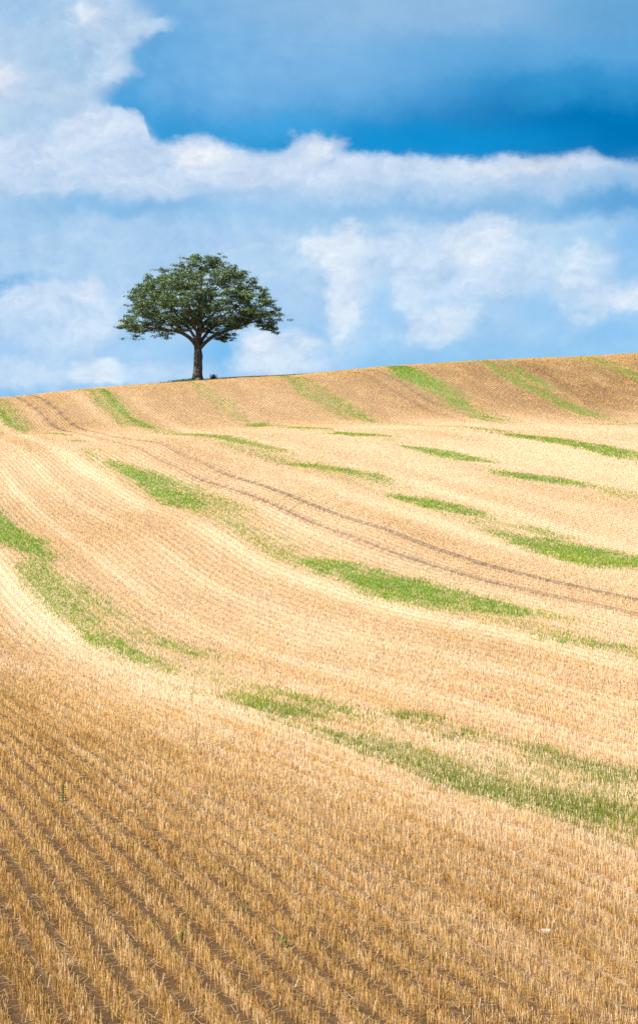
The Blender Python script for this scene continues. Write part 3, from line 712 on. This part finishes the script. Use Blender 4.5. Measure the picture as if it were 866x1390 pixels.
def curve(x, pts, x0, x1, y0, y1):
    fc = k.n('ShaderNodeFloatCurve'); cv = fc.mapping.curves[0]
    pts = [((a - x0) / (x1 - x0), (b - y0) / (y1 - y0)) for a, b in pts]
    cv.points[0].location = pts[0]; cv.points[1].location = pts[-1]
    for p_ in pts[1:-1]: cv.points.new(*p_)
    fc.mapping.use_clip = False; fc.mapping.update()
    k.put(fc.inputs['Value'], k.math('DIVIDE', k.math('SUBTRACT', x, x0), x1 - x0, clamp=True))
    return k.math('MULTIPLY_ADD', fc.outputs[0], y1 - y0, y0)

# deep blue storm-dark air, upper right
blob(850, 178, 390, 80, (0, 118, 184), 1.)
blob(600, 194, 220, 34, (14, 143, 211), .9)
blob(380, 178, 90, 22, (66, 165, 226), .8)
blob(300, 110, 140, 60, (110, 176, 228), .85)
blob(760, 120, 200, 36, (40, 145, 205), .6)
blob(420, 75, 230, 90, (126, 182, 229), .85)
blob(560, 5, 330, 70, (148, 189, 226), .85)
blob(840, 15, 130, 60, (92, 160, 208), .7)
blob(640, 70, 160, 40, (98, 168, 218), .55)
# cloud on the upper left, edge along b(t)
b_ = curve(T, [(-60, 190), (0, 186), (28, 205), (40, 212), (58, 192), (85, 172), (104, 186), (120, 150), (140, 150), (160, 190), (200, 215), (260, 260)], -60, 260, 100, 300)
m = k.smooth(k.math('SUBTRACT', Sc, b_), 20., -34., 0., .92)
m = k.math('MULTIPLY', m, k.smooth(T, 330., 240.))
sky = k.mix(m, sky, lin(190, 213, 238))
blob(95, 78, 62, 40, (166, 203, 234), .85)
blob(150, 30, 60, 40, (186, 210, 237), .6)
blob(35, 50, 60, 50, (172, 205, 236), .7)
blob(20, 15, 90, 40, (158, 199, 233), .7)
blob(118, 22, 28, 24, (220, 233, 247), .9)
blob(205, 40, 38, 12, (196, 219, 242), .8)
blob(10, 112, 36, 32, (222, 231, 244), .9)
blob(150, 90, 40, 40, (197, 219, 242), .7)
blob(60, 170, 80, 30, (178, 210, 238), .7)
blob(30, 240, 70, 40, (170, 206, 238), .7)
# the long white bank, crisp top edge along top(s)
top = curve(s0, [(-100, 190), (60, 178), (110, 152), (150, 145), (195, 156), (205, 182), (235, 190), (270, 178), (305, 189), (370, 201), (400, 188), (430, 182), (452, 196),
                 (500, 203), (560, 208), (650, 214), (700, 207), (740, 212), (790, 206), (830, 216), (980, 222)], -100, 980, 120, 260)
Te = k.math('ADD', k.math('MULTIPLY', k.math('SUBTRACT', f3, .5), 30.), t0)
Te = k.math('ADD', Te, k.math('ADD', k.math('MULTIPLY', b1, 14.), k.math('MULTIPLY', b2, 13.)))
m = k.smooth(k.math('SUBTRACT', Te, top), -3., 15.)
m = k.math('MULTIPLY', m, k.smooth(T, 304., 226.))
m = k.math('MULTIPLY', m, k.smooth(s0, 960., 640., .66, 1.))
sky = k.mix(m, sky, lin(200, 220, 243))
blob(270, 208, 52, 26, (233, 239, 248), .9)
blob(432, 204, 40, 20, (226, 235, 246), .85)
blob(720, 228, 90, 14, (214, 224, 240), .85)
blob(135, 172, 55, 22, (216, 230, 246), .85)
blob(340, 235, 120, 22, (212, 227, 245), .7)
blob(560, 235, 110, 20, (200, 220, 242), .7)
blob(850, 262, 90, 30, (152, 197, 232), .7)
# blue-grey shade under it
blob(170, 284, 190, 20, (132, 187, 231), .9)
blob(420, 292, 240, 16, (158, 202, 238), .75)
blob(650, 284, 230, 18, (132, 186, 229), .85)
blob(850, 282, 110, 24, (88, 163, 219), .85)
blob(640, 306, 200, 9, (190, 215, 240), .8)
# white heaps low down
blob(600, 365, 330, 85, (188, 216, 244), .72)
blob(520, 400, 60, 60, (204, 226, 247), .7, .9, .3, True)
blob(90, 440, 170, 80, (190, 217, 245), .8)
blob(300, 395, 170, 70, (180, 212, 242), .7)
blob(190, 330, 110, 40, (178, 210, 241), .6, 1, .3)
blob(330, 320, 90, 30, (184, 214, 242), .6, 1, .3)
blob(200, 505, 260, 30, (186, 216, 246), .6)
blob(20, 388, 75, 20, (106, 175, 229), .9)
blob(60, 332, 70, 28, (180, 211, 241), .8, 1, .3)
blob(130, 322, 70, 34, (178, 211, 241), .8, 1, .3)
blob(380, 326, 28, 15, (196, 222, 246), .8, 1, .3)
blob(462, 336, 56, 34, (222, 235, 248), .95, .9, .35, True)
blob(464, 390, 26, 80, (221, 235, 249), .85, .9, .4, True)
blob(486, 460, 30, 26, (206, 228, 248), .6)
blob(500, 470, 60, 20, (178, 214, 246), .6)
blob(570, 345, 100, 34, (205, 226, 247), .9, .9, .4, True)
blob(655, 340, 60, 45, (220, 234, 249), .95, .8, .4, True)
blob(620, 380, 110, 30, (200, 223, 246), .8, .9, .3)
blob(720, 360, 60, 50, (198, 222, 245), .8, .9, .4)
blob(598, 440, 50, 34, (214, 231, 248), .85, .9, .35, True)
blob(560, 440, 40, 40, (196, 221, 246), .6)
blob(560, 415, 30, 30, (205, 226, 247), .7, 1, .3)
blob(790, 392, 46, 62, (208, 228, 247), .9, .8, .4, True)
blob(850, 405, 36, 28, (220, 234, 249), .9, .8, .4, True)
blob(710, 450, 60, 26, (176, 212, 244), .7)
blob(830, 455, 80, 22, (135, 194, 242), .6)
blob(880, 330, 70, 40, (120, 184, 236), .7)
blob(75, 408, 84, 30, (202, 224, 247), .95, .6, .25, True)
blob(120, 400, 26, 18, (216, 231, 249), .9, .7, .2, True)
blob(95, 440, 78, 34, (204, 226, 248), .95, .7, .25, True)
blob(30, 448, 80, 22, (182, 213, 244), .8, 1, .3)
blob(190, 470, 60, 28, (160, 206, 244), .8)
blob(300, 478, 46, 36, (124, 193, 244), .9)
blob(378, 480, 70, 38, (206, 226, 246), .98, .5, .2, True)
blob(352, 462, 22, 16, (222, 234, 249), .9, .7, .2, True)
blob(440, 490, 60, 22, (192, 219, 246), .8, 1, .3)
blob(30, 506, 75, 24, (196, 221, 246), .9, .8, .3, True)
blob(138, 506, 40, 20, (220, 236, 250), .95, .7, .35, True)
blob(215, 508, 60, 16, (190, 219, 247), .85, .9, .3, True)
blob(255, 440, 40, 20, (180, 214, 246), .5)
blob(525, 420, 30, 60, (150, 202, 244), .7)
blob(735, 430, 50, 40, (150, 201, 243), .7)
blob(850, 370, 50, 26, (135, 193, 240), .7)
# small lit puffs on the heaps
vor = k.n('ShaderNodeTexVoronoi', feature='SMOOTH_F1'); k.put(vor.inputs['Vector'], k.comb(Sc, k.math('MULTIPLY', Tc, 1.35))); vor.inputs['Scale'].default_value = 1 / 46.
vor.inputs['Detail'].default_value = 2.; vor.inputs['Roughness'].default_value = .5; vor.inputs['Smoothness'].default_value = .6
puff = k.smooth(vor.outputs['Distance'], .62, .18)
low = k.math('MULTIPLY', k.smooth(t0, 290., 330.), k.smooth(f1, .42, .6))
sky = k.mix(k.math('MULTIPLY', k.math('MULTIPLY', puff, low), .25), sky, lin(226, 237, 249))
# light from the upper left models the cloud masses: compare the density with that a little way towards the sun
def relief(sc, off, det):
    na = k.noise(k.comb(S, k.math('MULTIPLY', T, 1.3)), 1. / sc, det, .6); nb = k.noise(k.comb(k.math('SUBTRACT', S, off), k.math('MULTIPLY', k.math('SUBTRACT', T, off * 1.3), 1.3)), 1. / sc, det, .6)
    return k.math('SUBTRACT', na.outputs[0], nb.outputs[0])
rel = k.math('ADD', k.math('MULTIPLY', relief(85., 11., 5), .55), k.math('MULTIPLY', relief(34., 4.5, 5), .30))
sv = k.n('ShaderNodeSeparateColor'); k.put(sv.inputs[0], sky)
cloudy = k.smooth(sv.outputs[0], .22, .62)          # whiter means denser cloud
rel = k.math('MULTIPLY', rel, cloudy)
sky = k.mix(1., sky, k.comb(k.math('MULTIPLY_ADD', rel, 1.5, 1.), k.math('ADD', rel, 1.), k.math('MULTIPLY_ADD', rel, .45, 1.)), 'MULTIPLY')
# fine structure everywhere
w_ = k.smooth(f2, .35, .7, -.5, .5)
w1 = k.smooth(f1, .3, .7, -.5, .5)
fine = k.math('ADD', k.math('MULTIPLY', w_, .045), k.math('MULTIPLY', w1, .08))
sky = k.mix(1., sky, k.comb(k.math('MULTIPLY_ADD', fine, 1.5, 1.), k.math('ADD', fine, 1.), k.math('MULTIPLY_ADD', fine, .5, 1.)), 'MULTIPLY')

nis = k.n('ShaderNodeTexSky', sky_type='NISHITA')
nis.sun_disc = False; nis.sun_elevation = R(SUN_EL); nis.sun_rotation = R(SUN_AZ); nis.air_density = 1.; nis.dust_density = .6; nis.ozone_density = 2.
bg1 = k.n('ShaderNodeBackground'); k.put(bg1.inputs[0], nis.outputs[0]); bg1.inputs[1].default_value = .08
bg2 = k.n('ShaderNodeBackground'); k.put(bg2.inputs[0], sky); bg2.inputs[1].default_value = SKY_GAIN
mx = k.n('ShaderNodeMixShader')
k.put(mx.inputs[0], k.smooth(t0, -1500., -250., .25, 1.))
k.put(mx.inputs[1], bg1.outputs[0]); k.put(mx.inputs[2], bg2.outputs[0])
k.put(wout.inputs[0], mx.outputs[0])
W.cycles.sampling_method = 'MANUAL'; W.cycles.sample_map_resolution = 512

# ------------------------------------------------------------------ camera (level, with the lens shifted down, like a view camera)
cam = bpy.data.cameras.new('camera'); co = bpy.data.objects.new('camera', cam); COL.objects.link(co)
cam.sensor_fit = 'HORIZONTAL'; cam.sensor_width = 24.; cam.lens = 24. * 2600 / 866
cam.shift_y = -95 / 866.
cam.clip_start = .1; cam.clip_end = 8000
co.location = (0, 0, 0); co.rotation_euler = (math.pi / 2, 0, 0)
SC.camera = co
vs = SC.view_settings
vs.view_transform = 'Standard'; vs.look = 'None'; vs.exposure = EXPOSURE; vs.gamma = 1.; vs.use_curve_mapping = False
SC.display_settings.display_device = 'sRGB'
cy = SC.cycles
cy.max_bounces = 6; cy.diffuse_bounces = 3; cy.transmission_bounces = 4; cy.glossy_bounces = 2
cy.use_adaptive_sampling = True; cy.adaptive_threshold = .015
cy.use_denoising = False
